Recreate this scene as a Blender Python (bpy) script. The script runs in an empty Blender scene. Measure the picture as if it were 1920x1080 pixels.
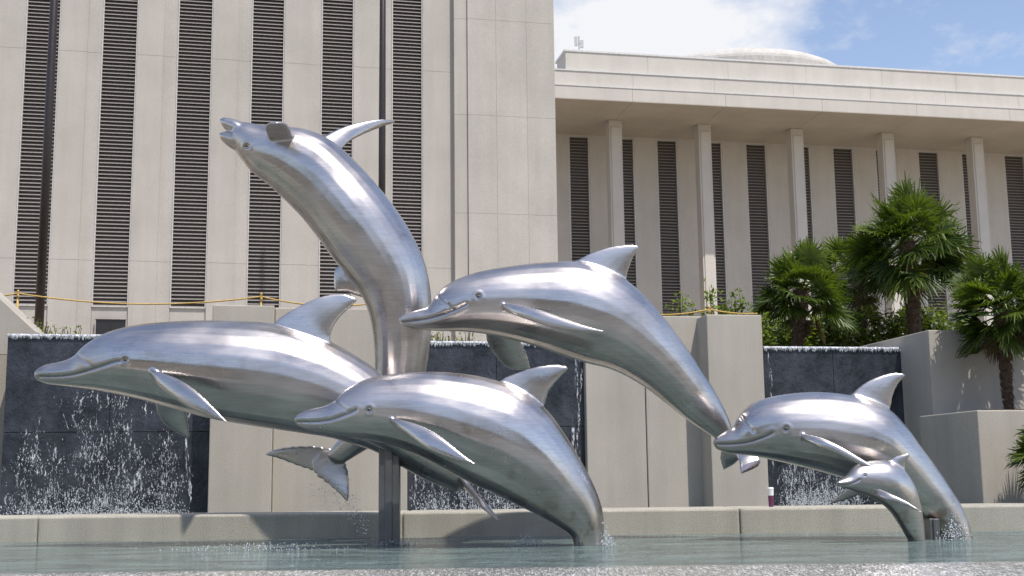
import bpy, math, random
import numpy as np
from mathutils import Vector, Matrix
from mathutils.bvhtree import BVHTree
random.seed(7); np.random.seed(7)
scene=bpy.context.scene
f=2324.0; pitch=math.radians(8.8); roll=0.012
CAM=Vector((0,0,0.53))
F=Vector((0,math.cos(pitch),math.sin(pitch))); U0=Vector((0,-math.sin(pitch),math.cos(pitch))); R0=Vector((1,0,0))
R=R0*math.cos(roll)-U0*math.sin(roll); U=U0*math.cos(roll)+R0*math.sin(roll)
cd=bpy.data.cameras.new("camera"); cam=bpy.data.objects.new("camera",cd); scene.collection.objects.link(cam)
m=Matrix((R,U,-F)).transposed().to_4x4(); m.translation=CAM; cam.matrix_world=m
cd.lens=f/1920*36; cd.sensor_width=36; cd.clip_end=3000; cd.clip_start=0.05
scene.camera=cam
scene.view_settings.view_transform='Standard'; scene.view_settings.look='None'; scene.view_settings.exposure=0
def ray(u,v): return R*((u-960)/f)+U*((540-v)/f)+F
def at(u,v,Y):
    d=ray(u,v); return CAM+d*((Y-CAM.y)/d.y)
# ---------------------------------------------------------------- sky + sun
SEL=math.radians(64); SAZ=math.radians(142)
S=Vector((math.sin(SAZ)*math.cos(SEL),math.cos(SAZ)*math.cos(SEL),math.sin(SEL)))
w=bpy.data.worlds.new("World"); scene.world=w; w.use_nodes=True
nt=w.node_tree; N=nt.nodes; L=nt.links
for n in list(N): N.remove(n)
out=N.new('ShaderNodeOutputWorld'); bg=N.new('ShaderNodeBackground'); bg.inputs[1].default_value=0.12
sky=N.new('ShaderNodeTexSky'); sky.sky_type='NISHITA'; sky.sun_disc=False; sky.sun_elevation=SEL; sky.sun_rotation=SAZ; sky.dust_density=0.5; sky.ozone_density=1.5
tc=N.new('ShaderNodeTexCoord'); noi=N.new('ShaderNodeTexNoise'); noi.inputs['Scale'].default_value=5.5; noi.inputs['Detail'].default_value=10; noi.inputs['Roughness'].default_value=0.62
mp=N.new('ShaderNodeMapping'); mp.inputs['Scale'].default_value=(1,1,1.8)
L.new(tc.outputs['Generated'],mp.inputs[0]); L.new(mp.outputs[0],noi.inputs['Vector'])
D1=ray(1160,20).normalized()
dist=N.new('ShaderNodeVectorMath'); dist.operation='DISTANCE'; dist.inputs[1].default_value=D1
L.new(tc.outputs['Generated'],dist.inputs[0])
mr=N.new('ShaderNodeMapRange'); mr.inputs[1].default_value=0.02; mr.inputs[2].default_value=0.16; mr.inputs[3].default_value=0.25; mr.inputs[4].default_value=-0.035
L.new(dist.outputs['Value'],mr.inputs[0])
ad=N.new('ShaderNodeMath'); ad.operation='ADD'; L.new(noi.outputs['Fac'],ad.inputs[0]); L.new(mr.outputs[0],ad.inputs[1])
cr=N.new('ShaderNodeValToRGB'); cr.color_ramp.elements[0].position=0.49; cr.color_ramp.elements[1].position=0.72
L.new(ad.outputs[0],cr.inputs[0])
mx=N.new('ShaderNodeMix'); mx.data_type='RGBA'; mx.inputs[7].default_value=(7.6,7.7,8.0,1)
tint=N.new('ShaderNodeMix'); tint.data_type='RGBA'; tint.blend_type='MULTIPLY'; tint.inputs[0].default_value=1; tint.inputs[7].default_value=(1.88,1.65,1.56,1)
L.new(sky.outputs[0],tint.inputs[6])
L.new(cr.outputs[0],mx.inputs[0]); L.new(tint.outputs[2],mx.inputs[6]); L.new(mx.outputs[2],bg.inputs[0]); L.new(bg.outputs[0],out.inputs[0])
sd=bpy.data.lights.new("sun",'SUN'); sd.energy=4.8; sd.angle=math.radians(0.53); sd.color=(1,0.955,0.88)
so=bpy.data.objects.new("sun",sd); scene.collection.objects.link(so); so.rotation_euler=S.to_track_quat('Z','Y').to_euler(); so.location=(5,-5,20)
# ---------------------------------------------------------------- materials
def newmat(name):
    m=bpy.data.materials.new(name); m.use_nodes=True
    return m,m.node_tree.nodes,m.node_tree.links,m.node_tree.nodes['Principled BSDF']
def mnoise(N,L,scale,detail=4,mapscale=None,rough=0.55,coord='Object'):
    t=N.new('ShaderNodeTexCoord'); n=N.new('ShaderNodeTexNoise'); n.inputs['Scale'].default_value=scale; n.inputs['Detail'].default_value=detail; n.inputs['Roughness'].default_value=rough
    if mapscale:
        mm=N.new('ShaderNodeMapping'); mm.inputs['Scale'].default_value=mapscale; L.new(t.outputs[coord],mm.inputs[0]); L.new(mm.outputs[0],n.inputs['Vector'])
    else: L.new(t.outputs[coord],n.inputs['Vector'])
    return n.outputs['Fac']
def ramp(N,L,fac,p0,c0,p1,c1):
    r=N.new('ShaderNodeValToRGB'); r.color_ramp.elements[0].position=p0; r.color_ramp.elements[1].position=p1
    r.color_ramp.elements[0].color=(*c0,1) if len(c0)==3 else c0; r.color_ramp.elements[1].color=(*c1,1)
    L.new(fac,r.inputs[0]); return r.outputs[0]
def mul(N,L,a,b,fac=1.0,mode='MULTIPLY'):
    x=N.new('ShaderNodeMix'); x.data_type='RGBA'; x.blend_type=mode; x.inputs[0].default_value=fac
    L.new(a,x.inputs[6]); L.new(b,x.inputs[7]); return x.outputs[2]
def bump(N,L,b,fac,strength,dist=0.01,prev=None):
    bn=N.new('ShaderNodeBump'); bn.inputs['Strength'].default_value=strength; bn.inputs['Distance'].default_value=dist
    L.new(fac,bn.inputs['Height'])
    if prev: L.new(prev,bn.inputs['Normal'])
    L.new(bn.outputs[0],b.inputs['Normal']); return bn.outputs[0]
def concrete(name,c,grain=90,gs=0.35,streak=0.75,dark=0.82,rough=0.85,mott=0.88):
    m,N,L,b=newmat(name)
    base=ramp(N,L,mnoise(N,L,0.7,6,rough=0.6),0.3,tuple(x*mott for x in c),0.7,tuple(min(1,x*1.05) for x in c))
    st=ramp(N,L,mnoise(N,L,1.0,5,(3.5,3.5,0.3)),0.3,(streak,)*3,0.6,(1,1,1))
    col=mul(N,L,base,st,0.8)
    sp=ramp(N,L,mnoise(N,L,grain,3,rough=0.7),0.36,(dark,)*3,0.62,(1.0,1.0,1.0))
    col=mul(N,L,col,sp,1)
    L.new(col,b.inputs['Base Color']); b.inputs['Roughness'].default_value=rough; b.inputs['Specular IOR Level'].default_value=0.25
    bump(N,L,b,mnoise(N,L,grain,3,rough=0.7),gs,0.01)
    return m
M_conL=concrete("precast_concrete",(0.515,0.473,0.422),35,0.2,0.90,0.88,mott=0.89)
M_conR=concrete("portico_concrete",(0.59,0.547,0.49),25,0.15,0.93,0.92,mott=0.92)
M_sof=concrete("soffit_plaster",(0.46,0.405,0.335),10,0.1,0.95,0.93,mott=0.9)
M_wall=concrete("aggregate_concrete",(0.545,0.495,0.425),110,0.5,0.84,0.70,mott=0.86)
M_cope=concrete("coping_granite",(0.60,0.56,0.47),120,0.6,0.74,0.52,0.6)
M_joint=concrete("dark_joint_fill",(0.20,0.18,0.15),60,0.2)  # dark fill colour in the gaps between blocks
M_seam=concrete("panel_sealant",(0.50,0.45,0.40),60,0.1)
M_dome=concrete("dome_shell",(0.58,0.55,0.51),6,0.1,0.8,0.9)
M_plaza=concrete("plaza_paving",(0.18,0.165,0.14),50,0.3)
M_terr=concrete("terrace_paving",(0.42,0.37,0.30),50,0.3)
def simple(name,c,rough=0.5,metal=0.0,var=0.15,scale=20):
    m,N,L,b=newmat(name)
    col=ramp(N,L,mnoise(N,L,scale,4),0.3,tuple(x*(1-var) for x in c),0.7,tuple(min(1,x*(1+var)) for x in c))
    L.new(col,b.inputs['Base Color']); b.inputs['Roughness'].default_value=rough; b.inputs['Metallic'].default_value=metal
    return m
M_slat=simple("louvre_metal",(0.33,0.295,0.275),0.55,0.0)
M_dark=simple("dark_glass",(0.025,0.022,0.022),0.3)
M_back=simple("louvre_backing",(0.10,0.088,0.084),0.8)  # dark backing colour behind the slats
M_frame=simple("aluminium_frame",(0.56,0.53,0.49),0.45,0.1)
M_pole=simple("bronze_pole",(0.05,0.04,0.038),0.4,0.5)
M_lip=simple("metal_coping_cap",(0.60,0.59,0.57),0.5)
M_rope=simple("yellow_rope",(0.55,0.36,0.10),0.8,0,0.3,60)
M_bark=simple("palm_bark",(0.085,0.055,0.035),0.95,0,0.6,45)
M_soil=simple("soil",(0.08,0.06,0.04),0.95,0,0.4,8)
M_eye=simple("dark_eye",(0.10,0.10,0.105),0.2,0.9)
M_cupw=simple("cup_white",(0.8,0.8,0.8),0.4); M_cupp=simple("cup_purple",(0.13,0.03,0.08),0.4)
M_ant=simple("antenna_grey",(0.5,0.5,0.5),0.5)
def foliage(name,c1,c2,trans=0.3):
    m,N,L,b=newmat(name)
    at_=N.new('ShaderNodeAttribute'); at_.attribute_name='tint'
    col=ramp(N,L,at_.outputs['Fac'],0.0,c1,1.0,c2)
    L.new(col,b.inputs['Base Color']); b.inputs['Roughness'].default_value=0.42; b.inputs['Specular IOR Level'].default_value=0.35
    tr=N.new('ShaderNodeBsdfTranslucent'); g=N.new('ShaderNodeMix'); g.data_type='RGBA'; g.blend_type='MULTIPLY'; g.inputs[0].default_value=1; g.inputs[7].default_value=(1.8,1.9,0.6,1)
    L.new(col,g.inputs[6]); L.new(g.outputs[2],tr.inputs[0])
    ms=N.new('ShaderNodeMixShader'); ms.inputs[0].default_value=trans
    o=[n for n in N if n.type=='OUTPUT_MATERIAL'][0]
    L.new(b.outputs[0],ms.inputs[1]); L.new(tr.outputs[0],ms.inputs[2]); L.new(ms.outputs[0],o.inputs[0])
    return m
M_palm=foliage("palm_leaf",(0.010,0.030,0.006),(0.13,0.175,0.022),0.28)
M_dead=foliage("dry_palm_leaf",(0.08,0.05,0.025),(0.16,0.12,0.06),0.2)
M_shrub=foliage("shrub_leaf",(0.05,0.09,0.016),(0.25,0.30,0.07),0.35)
M_tree=foliage("reflection_tree_leaf",(0.02,0.028,0.014),(0.06,0.08,0.035),0.1)
def steelmat():
    m,N,L,b=newmat("brushed_stainless_steel")
    b.inputs['Metallic'].default_value=1.0
    g=N.new('ShaderNodeNewGeometry')
    def nz(scale,ms,det=4,rot=0.5,dist=0.0):
        mm=N.new('ShaderNodeMapping'); mm.inputs['Scale'].default_value=ms; mm.inputs['Rotation'].default_value=(0,rot,0)
        L.new(g.outputs['Position'],mm.inputs[0]); n=N.new('ShaderNodeTexNoise'); n.inputs['Scale'].default_value=scale; n.inputs['Detail'].default_value=det; n.inputs['Distortion'].default_value=dist
        L.new(mm.outputs[0],n.inputs['Vector']); return n.outputs['Fac']
    base=ramp(N,L,nz(1.5,(1,1,1.6),5,dist=0.4),0.36,(0.52,0.485,0.47),0.62,(0.65,0.61,0.595))
    st=ramp(N,L,nz(16,(0.35,1,5),5),0.35,(0.86,0.86,0.86),0.6,(1,1,1))
    col=mul(N,L,base,st,0.8)
    sm=ramp(N,L,nz(4.5,(0.8,1,1.2),7,dist=0.5),0.59,(1,1,1),0.72,(0.72,0.70,0.66))
    col=mul(N,L,col,sm,0.75)
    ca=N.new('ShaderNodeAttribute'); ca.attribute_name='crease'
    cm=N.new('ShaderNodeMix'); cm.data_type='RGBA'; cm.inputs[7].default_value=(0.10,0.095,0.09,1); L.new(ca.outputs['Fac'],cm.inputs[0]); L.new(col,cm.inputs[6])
    sp=N.new('ShaderNodeSeparateXYZ'); L.new(g.outputs['Position'],sp.inputs[0])
    zr=N.new('ShaderNodeMapRange'); zr.inputs[1].default_value=0.03; zr.inputs[2].default_value=0.42; zr.inputs[3].default_value=1.0; zr.inputs[4].default_value=0.0; L.new(sp.outputs[2],zr.inputs[0])
    rn=ramp(N,L,nz(9,(1,1,0.6),6),0.54,(0,0,0),0.64,(1,1,1))
    mm=N.new('ShaderNodeMath'); mm.operation='MULTIPLY'; L.new(zr.outputs[0],mm.inputs[0]); L.new(rn,mm.inputs[1])
    rm=N.new('ShaderNodeMix'); rm.data_type='RGBA'; rm.inputs[7].default_value=(0.25,0.16,0.08,1); L.new(mm.outputs[0],rm.inputs[0]); L.new(cm.outputs[2],rm.inputs[6])
    L.new(rm.outputs[2],b.inputs['Base Color'])
    rr=N.new('ShaderNodeMapRange'); rr.inputs[1].default_value=0.35; rr.inputs[2].default_value=0.65; rr.inputs[3].default_value=0.23; rr.inputs[4].default_value=0.39; L.new(nz(1.8,(1,1,1.6),5,dist=0.5),rr.inputs[0])
    L.new(rr.outputs[0],b.inputs['Roughness'])
    p=bump(N,L,b,nz(1.7,(0.8,1,1.2),2,0.6,0.2),0.36,0.03)
    p=bump(N,L,b,nz(60,(0.3,1,3),3),0.13,0.003,p)
    return m
M_steel=steelmat()
M_post=simple("post_steel",(0.20,0.195,0.195),0.4,0.85,0.2,4)
def watermat(name,c,bs,ms,dist=0.05,rough=0.05):
    m,N,L,b=newmat(name)
    col=ramp(N,L,mnoise(N,L,1.3,5,(1,2.5,1)),0.35,tuple(x*0.6 for x in c),0.65,tuple(x*1.35 for x in c))
    L.new(col,b.inputs['Base Color']); b.inputs['Roughness'].default_value=rough; b.inputs['IOR'].default_value=1.33
    p=bump(N,L,b,mnoise(N,L,2.2,4,ms),bs,dist)
    p=bump(N,L,b,mnoise(N,L,9.0,4,ms),bs,dist*0.7,p)
    return m
M_water=watermat("pool_water",(0.135,0.18,0.17),1.0,(1,1.4,1),0.16)
def foam_glint_mat(name,c0,c1,p0=0.42,p1=0.62,ms=(1,0.45,0.5)):
    m,N,L,b=newmat(name)
    col=ramp(N,L,mnoise(N,L,60,5,ms,0.75),p0,c0,p1,c1)  # white flecks colour in both foam and the sparkle of light
    L.new(col,b.inputs['Base Color']); b.inputs['Roughness'].default_value=0.05; b.inputs['Specular IOR Level'].default_value=0.9
    bump(N,L,b,mnoise(N,L,30,4,ms),0.9,0.03); return m
M_foam_glint=foam_glint_mat("overflowing_water",(0.25,0.245,0.215),(0.80,0.81,0.82),0.46,0.66,(1,0.12,0.5))
M_liprun=foam_glint_mat("lip_water",(0.22,0.23,0.25),(0.85,0.86,0.88),0.42,0.62)
def wetgranite():
    m,N,L,b=newmat("wet_black_granite")
    col=ramp(N,L,mnoise(N,L,2.6,10,(1,1,0.8),0.72),0.36,(0.011,0.013,0.017),0.70,(0.065,0.07,0.088))
    L.new(col,b.inputs['Base Color']); b.inputs['Roughness'].default_value=0.2
    p=bump(N,L,b,mnoise(N,L,7,6,(1.5,1.5,1.0),0.65),0.6,0.03); bump(N,L,b,mnoise(N,L,50,3,(1,1,0.6)),0.4,0.01,p); return m
M_gran=wetgranite()
def dropmat():
    m,N,L,b=newmat("white_water")
    b.inputs['Base Color'].default_value=(0.85,0.88,0.92,1); b.inputs['Roughness'].default_value=0.1; b.inputs['Transmission Weight'].default_value=0.45; b.inputs['IOR'].default_value=1.33
    return m
M_drop=dropmat()
def veilmat():
    m,N,L,b=newmat("water_thread")
    b.inputs['Base Color'].default_value=(0.88,0.9,0.94,1); b.inputs['Roughness'].default_value=0.15
    a=ramp(N,L,mnoise(N,L,26,4,(1,1,0.5),0.75),0.45,(0.0,0.0,0.0),0.67,(0.8,0.8,0.8))
    L.new(a,b.inputs['Alpha']); return m
M_veil=veilmat()
# ---------------------------------------------------------------- helpers
def link(o,parent=None):
    scene.collection.objects.link(o)
    if parent: o.parent=parent
    return o
def info(o,label,cat,group=None,kind=None):
    o["label"]=label; o["category"]=cat
    if group: o["group"]=group
    if kind: o["kind"]=kind
def empty(name,loc,rotz=0,label=None,cat=None,group=None):
    o=bpy.data.objects.new(name,None); o.location=loc; o.rotation_euler=(0,0,rotz); o.empty_display_size=0.2; link(o)
    if label: info(o,label,cat,group)
    return o
class MB:
    def __init__(s): s.v=[]; s.f=[]; s.m=[]; s.mats=[]; s.a=[]
    def mi(s,mat):
        if mat not in s.mats: s.mats.append(mat)
        return s.mats.index(mat)
    def box(s,x0,x1,y0,y1,z0,z1,mat):
        k=len(s.v); i=s.mi(mat)
        for x in(x0,x1):
            for y in(y0,y1):
                for z in(z0,z1): s.v.append((x,y,z))
        for q in((0,1,3,2),(4,6,7,5),(0,4,5,1),(2,3,7,6),(0,2,6,4),(1,5,7,3)):
            s.f.append(tuple(k+j for j in q)); s.m.append(i)
    def poly(s,pts,mat):
        k=len(s.v); s.v+= [tuple(p) for p in pts]; s.f.append(tuple(range(k,k+len(pts)))); s.m.append(s.mi(mat))
    def tube(s,pts,rad,mat,n=8,cap=True):
        i=s.mi(mat); k=len(s.v); P=[Vector(p) for p in pts]
        for j,p in enumerate(P):
            t=(P[min(j+1,len(P)-1)]-P[max(j-1,0)]).normalized()
            a=t.orthogonal().normalized() if abs(t.z)<0.9 else Vector((1,0,0)); a=(a-t*a.dot(t)).normalized(); b=t.cross(a)
            r=rad[j] if isinstance(rad,(list,tuple)) else rad
            for q in range(n):
                th=2*math.pi*q/n; s.v.append(tuple(p+a*math.cos(th)*r+b*math.sin(th)*r))
        for j in range(len(P)-1):
            for q in range(n):
                s.f.append((k+j*n+q,k+j*n+(q+1)%n,k+(j+1)*n+(q+1)%n,k+(j+1)*n+q)); s.m.append(i)
        if cap:
            s.f.append(tuple(k+q for q in range(n))[::-1]); s.m.append(i)
            e=k+(len(P)-1)*n; s.f.append(tuple(e+q for q in range(n))); s.m.append(i)
    def obj(s,name,parent=None,smooth=False,bevel=0,origin=None):
        me=bpy.data.meshes.new(name)
        vs=s.v
        if origin is not None: vs=[(v[0]-origin[0],v[1]-origin[1],v[2]-origin[2]) for v in vs]
        me.from_pydata(vs,[],s.f)
        for mt in s.mats: me.materials.append(mt)
        me.polygons.foreach_set('material_index',s.m)
        if smooth: me.polygons.foreach_set('use_smooth',[True]*len(s.f))
        if s.a:
            at_=me.attributes.new('tint','FLOAT','FACE'); at_.data.foreach_set('value',s.a)
        me.update()
        o=bpy.data.objects.new(name,me)
        if origin is not None: o.location=origin
        link(o,parent)
        if bevel:
            bv=o.modifiers.new('bevel','BEVEL'); bv.width=bevel; bv.segments=2; bv.limit_method='ANGLE'
        return o
class Frame:
    def __init__(s,u,Y,alpha):
        p=at(u,800,Y); s.P=Vector((p.x,p.y,0)); s.al=alpha
        s.e=Vector((math.cos(alpha),math.sin(alpha),0)); s.b=Vector((-math.sin(alpha),math.cos(alpha),0))
    def hit(s,u,v,d=0):
        r=ray(u,v); o=s.P+s.b*d; t=(o-CAM).dot(s.b)/r.dot(s.b); p=CAM+r*t
        return (p-s.P).dot(s.e),p.z
    def w(s,a,d,z): return s.P+s.e*a+s.b*d+Vector((0,0,z))
# ---------------------------------------------------------------- ground
g=MB(); g.poly([(-900,-900,-0.6),(900,-900,-0.6),(900,1500,-0.6),(-900,1500,-0.6)],M_plaza); o=g.obj("ground"); o["kind"]="structure"
# ---------------------------------------------------------------- pool
YR=7.74
g=MB(); g.poly([(-14,YR-.02,0),(14,YR-.02,0),(14,12.02,0),(-14,12.02,0)],M_water); o=g.obj("water"); o["kind"]="structure"
g=MB(); g.poly([(-14,12.88,0.13),(18,12.88,0.13),(18,18,0.13),(-14,18,0.13)],M_water); o=g.obj("water"); o["kind"]="structure"
g=MB()
g.box(-14,14,6.45,YR+.02,-0.59,-0.04,M_cope); o=g.obj("pool_rim",bevel=0.02); info(o,"pale stone pool rim under a sheet of overflowing water","pool rim")
nx,ny=1500,50; g=MB(); k=g.mi(M_foam_glint)
xs=np.linspace(-4.2,4.2,nx); ys=np.linspace(6.46,YR,ny); rz=np.random.rand(nx,ny); rc=np.random.rand(nx)
for i in range(nx):
    for j in range(ny):
        t=min(1,(ny-1-j)/9.0)
        g.v.append((xs[i]+random.uniform(-.002,.002),ys[j],0.001+t*(0.007*rz[i,j]**2+0.004*rc[i]-.003+0.006*math.sin(xs[i]*9+ys[j]*3)*math.sin(xs[i]*2.3+ys[j]*5))))
for i in range(nx-1):
    for j in range(ny-1): a=i*ny+j; g.f.append((a,a+ny,a+ny+1,a+1)); g.m.append(k)
o=g.obj("overflow_water",smooth=True); info(o,"thin sparkling water sheet flowing over the pool rim","water",kind="stuff")
jo=[ -14]+[at(u,985,12.0).x for u in (-560,70,755,1388,2050)]+[14]
for i in range(len(jo)-1):
    g=MB(); g.box(jo[i]+0.004,jo[i+1]-0.004,12.0,12.9,-0.58,0.236,M_cope)
    o=g.obj("stone_coping",bevel=0.02); info(o,"speckled beige stone coping block along the pool edge","coping stone","coping blocks along the pool")
g=MB(); g.box(-14,14,12.03,12.85,-0.57,0.2,M_joint); o=g.obj("coping_core"); info(o,"mortar core beneath the pool coping stones","mortar bed")
# ---------------------------------------------------------------- fountain walls
W=Frame(0,13.6,math.radians(10))
def wallseg(name,u0,u1,vtop,d0,d1,label,joints=(),cat="wall",vr=None):
    s0,_=W.hit(u0,800,d0); s1,_=W.hit(u1,800,d0); _,zt=W.hit(vr if vr else (u0+u1)/2,vtop,d0)
    e=empty(name,W.w((s0+s1)/2,d0,-0.58),W.al,label,cat)
    c=(s0+s1)/2; hw=(s1-s0)/2
    cuts=[-hw]+[W.hit(u,800,d0)[0]-c for u in joints]+[hw]
    g=MB()
    for a,b in zip(cuts[:-1],cuts[1:]): g.box(a+(0.005 if a>-hw else 0),b-(0.005 if b<hw else 0),0,d1-d0,0,zt+0.58,M_wall)
    g.obj("wall_face",e,bevel=0.012)
    if joints:
        g=MB(); g.box(-hw+0.03,hw-0.03,0.03,d1-d0-0.03,0.01,zt+0.52,M_joint); g.obj("joint_filler",e)
    return zt
wallseg("fountain_pier",393,511,572,-0.42,0.6,"broad beige aggregate concrete pier beside black water wall")
wallseg("fountain_wall",512,764,578,-0.25,0.6,"beige aggregate concrete wall between two water walls")
wallseg("fountain_wall",1100,1324,592,-0.10,0.6,"beige aggregate concrete wall with a vertical joint",(1212,))
wallseg("fountain_pier",1332,1437,590,-0.45,0.6,"tall projecting beige concrete pier beside water wall")
wallseg("retaining_wall",1752,2250,619,-0.72,1.6,"long concrete retaining wall behind a planter",(1990,),vr=1780)
DP=-2.0
wallseg("planter_wall",1834,2250,769,DP,-0.73,"low pale concrete planter wall with palm shadow on its side",(1990,),vr=1860)
s0,_=W.hit(1834,800,DP); _,zp=W.hit(1860,769,DP)
g=MB(); g.box(s0+0.25,s0+3.4,DP+.2,-0.75,zp+0.003,zp+0.02,M_soil)
e=g.obj("planter_soil"); e.location=W.P; e.rotation_euler=(0,0,W.al); e["kind"]="structure"
g=MB(); pa=[at(-60,505,15.2),at(66,622,15.2),at(66,720,15.2),at(-60,720,15.2)]
pb=[p+Vector((0,0.4,0)) for p in pa]
g.poly(pa[::-1],M_wall); g.poly(pb,M_wall); g.poly([pa[0],pa[1],pb[1],pb[0]],M_wall); g.poly([pa[1],pa[2],pb[2],pb[1]],M_wall)
o=g.obj("ramp_parapet"); info(o,"sloping concrete ramp parapet behind the water wall","parapet")
def drops(items,name,parent=None,label=None,ribbons=()):
    g=MB(); k=g.mi(M_drop)
    for it in items:
        p,r,st=it[:3]; tl=it[3] if len(it)>3 else None
        b=len(g.v); p=Vector(p); jx=[random.uniform(0.6,1.3) for _ in range(6)]
        if tl is None: tl=Vector((random.uniform(-.4,.4),random.uniform(-.4,.4),1)).normalized()
        for q,(dx,dy) in enumerate(((1,0),(0,1),(-1,0),(0,-1))): g.v.append(tuple(p+Vector((dx*r*jx[q],dy*r*jx[q],0))))
        g.v.append(tuple(p+tl*r*st*jx[4])); g.v.append(tuple(p-tl*r*st*jx[5]))
        for q in range(4):
            g.f.append((b+q,b+(q+1)%4,b+4)); g.f.append((b+(q+1)%4,b+q,b+5)); g.m+= [k,k]
    if ribbons:
        kv=g.mi(M_veil)
        for pts,wd in ribbons:
            n=len(pts)
            for j,p in enumerate(pts):
                ww=wd*math.sin(math.pi*(j+.4)/(n-.2))*random.uniform(.5,1.4); b=len(g.v)
                g.v+= [(p[0]-ww,p[1]+random.uniform(-.006,.006),p[2]),(p[0]+ww,p[1]+random.uniform(-.006,.006),p[2])]
                if j: g.f.append((b-2,b-1,b+1,b)); g.m.append(kv)
    o=g.obj(name,parent,smooth=True)
    if label: info(o,label,"water splash",kind="stuff")
    return o
def waterwall(u0,u1,vtop,label,jointsu,jointv,ncl,zones,edge=None):
    s0,_=W.hit(u0,800,0); s1,_=W.hit(u1,800,0); _,zt=W.hit((u0+u1)/2,vtop,0)
    c=(s0+s1)/2; hw=(s1-s0)/2
    e=empty("water_wall",W.w(c,0,0),W.al,label,"fountain","black granite water walls of the fountain")
    _,zj=W.hit((u0+u1)/2,jointv,0)
    cuts=[-hw]+[W.hit(u,800,0)[0]-c for u in jointsu]+[hw]
    g=MB()
    for a,b in zip(cuts[:-1],cuts[1:]):
        for z0,z1 in((-0.5,zj-0.004),(zj+0.004,zt-0.03)): g.box(a+0.003,b-0.003,0.0,0.05,z0,z1,M_gran)
    g.obj("granite_panel",e)
    g=MB(); g.box(-hw,hw,0.052,0.55,-0.5,zt-0.04,M_dark); g.obj("backing_wall",e)
    g=MB(); k=g.mi(M_liprun); n=int(hw*2/0.012)
    prof=[(-0.014,-0.045),(-0.028,-0.026),(-0.022,-0.008),(0.0,0.0),(0.5,0.0)]
    for i in range(n+1):
        x=-hw+2*hw*i/n; dz=random.uniform(-.014,.006)
        for q,(d,z) in enumerate(prof): g.v.append((x,d+random.uniform(-.003,.003),zt+z+(dz*2 if q==0 else 0)+random.uniform(-.0015,.0015)))
    for i in range(n):
        for j in range(4): a=i*5+j; g.f.append((a,a+5,a+6,a+1)); g.m.append(k)
    g.obj("overflow_lip",e,smooth=True)
    items=[]; rib=[]
    for q in range(ncl):
        sx,wd,zs=random.choice(zones)
        t=random.random()**0.6; z=zs-(zs-0.1)*t; x=-hw+2*hw*sx+random.gauss(0,wd*(0.7+0.6*t))
        slope=random.gauss(0,.13); ln=random.uniform(.05,.24)*(1-.3*t); nn=int(random.uniform(3,12)); y0=-0.05-abs(random.gauss(0,.12))*t
        pts=[]; np_=random.randint(6,10); cv=random.gauss(0,.012)
        for j in range(np_):
            a=j/(np_-1); xx=x+slope*a*ln+cv*math.sin(a*3.1)+random.gauss(0,.003); xx=max(-hw+.02,min(hw-.02,xx)); pts.append((xx,y0,max(.05,z+a*ln)))
        rib.append((pts,random.choice([.003,.004,.005,.007,.010])))
        for j in range(nn):
            a=j/nn; xx=x+slope*a*ln+random.gauss(0,.03+.03*t); zz=z+a*ln+random.gauss(0,.03)
            if abs(xx)>hw-.02 or zz<.06: continue
            r=random.choice([.0015,.002,.002,.003,.003,.004])
            items.append(((xx,y0+random.gauss(0,.02),zz),r,random.uniform(1.5,5),Vector((slope*.6+random.gauss(0,.15),0,1)).normalized()))
    for q in range(int(ncl*6)):
        sx,wd,zs=random.choice(zones)
        xx=-hw+2*hw*sx+random.gauss(0,wd*1.6)
        if abs(xx)<hw: items.append(((xx,-0.1-random.random()*0.3,0.13+abs(random.gauss(0,0.10))),random.uniform(0.002,0.007),random.uniform(1,3)))
    if edge:
        for (sx,z0,z1) in edge:
            for q in range(26):
                z=random.uniform(z0,z1); x=-hw+2*hw*sx+0.03*math.sin(z*5)+random.gauss(0,.008); x=max(-hw+.02,min(hw-.02,x))
                rib.append(([(x+random.gauss(0,.004),-.05,z+.03*j) for j in range(7)],random.choice([.003,.005,.008])))
    drops([i for i in items],"falling_water",e,ribbons=[r for r in rib if len(r[0])>2])
_,z1=W.hit(200,735,0)
waterwall(6,393,627,"black granite water wall with broken white cascades",(205,),810,430,[(0.14,0.09,z1-.4),(0.25,0.08,z1-.6),(0.38,0.09,z1),(0.47,0.08,z1-.1),(0.58,0.08,z1-.05),(0.68,0.08,z1-.25),(0.80,0.07,z1-.5),(0.5,0.3,z1-.8)],[(.9,.3,1.3)])
waterwall(764,1100,640,"black granite water wall mostly hidden by dolphins",(932,),800,200,[(0.12,0.1,.6),(0.3,0.12,.5),(0.5,0.12,.5),(0.7,0.1,.6)],[(.955,.2,2.0),(.93,.2,1.8),(.03,.3,1.9)])
waterwall(1437,1716,650,"black granite water wall with splashing foot",(1568,),800,240,[(0.15,0.10,.65),(0.27,0.1,.6),(0.42,0.12,.5)],[(.93,.2,1.5),(.02,.6,1.9)])
# terrace
g=MB(); g.box(-80,140,0.62,260,-0.55,2.02,M_terr); o=g.obj("terrace"); o.location=W.P; o.rotation_euler=(0,0,W.al); o["kind"]="structure"
g=MB(); g.box(-10,16,0.7,7.5,2.023,2.035,M_soil); o=g.obj("planting_bed"); o.location=W.P; o.rotation_euler=(0,0,W.al); o["kind"]="structure"
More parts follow.
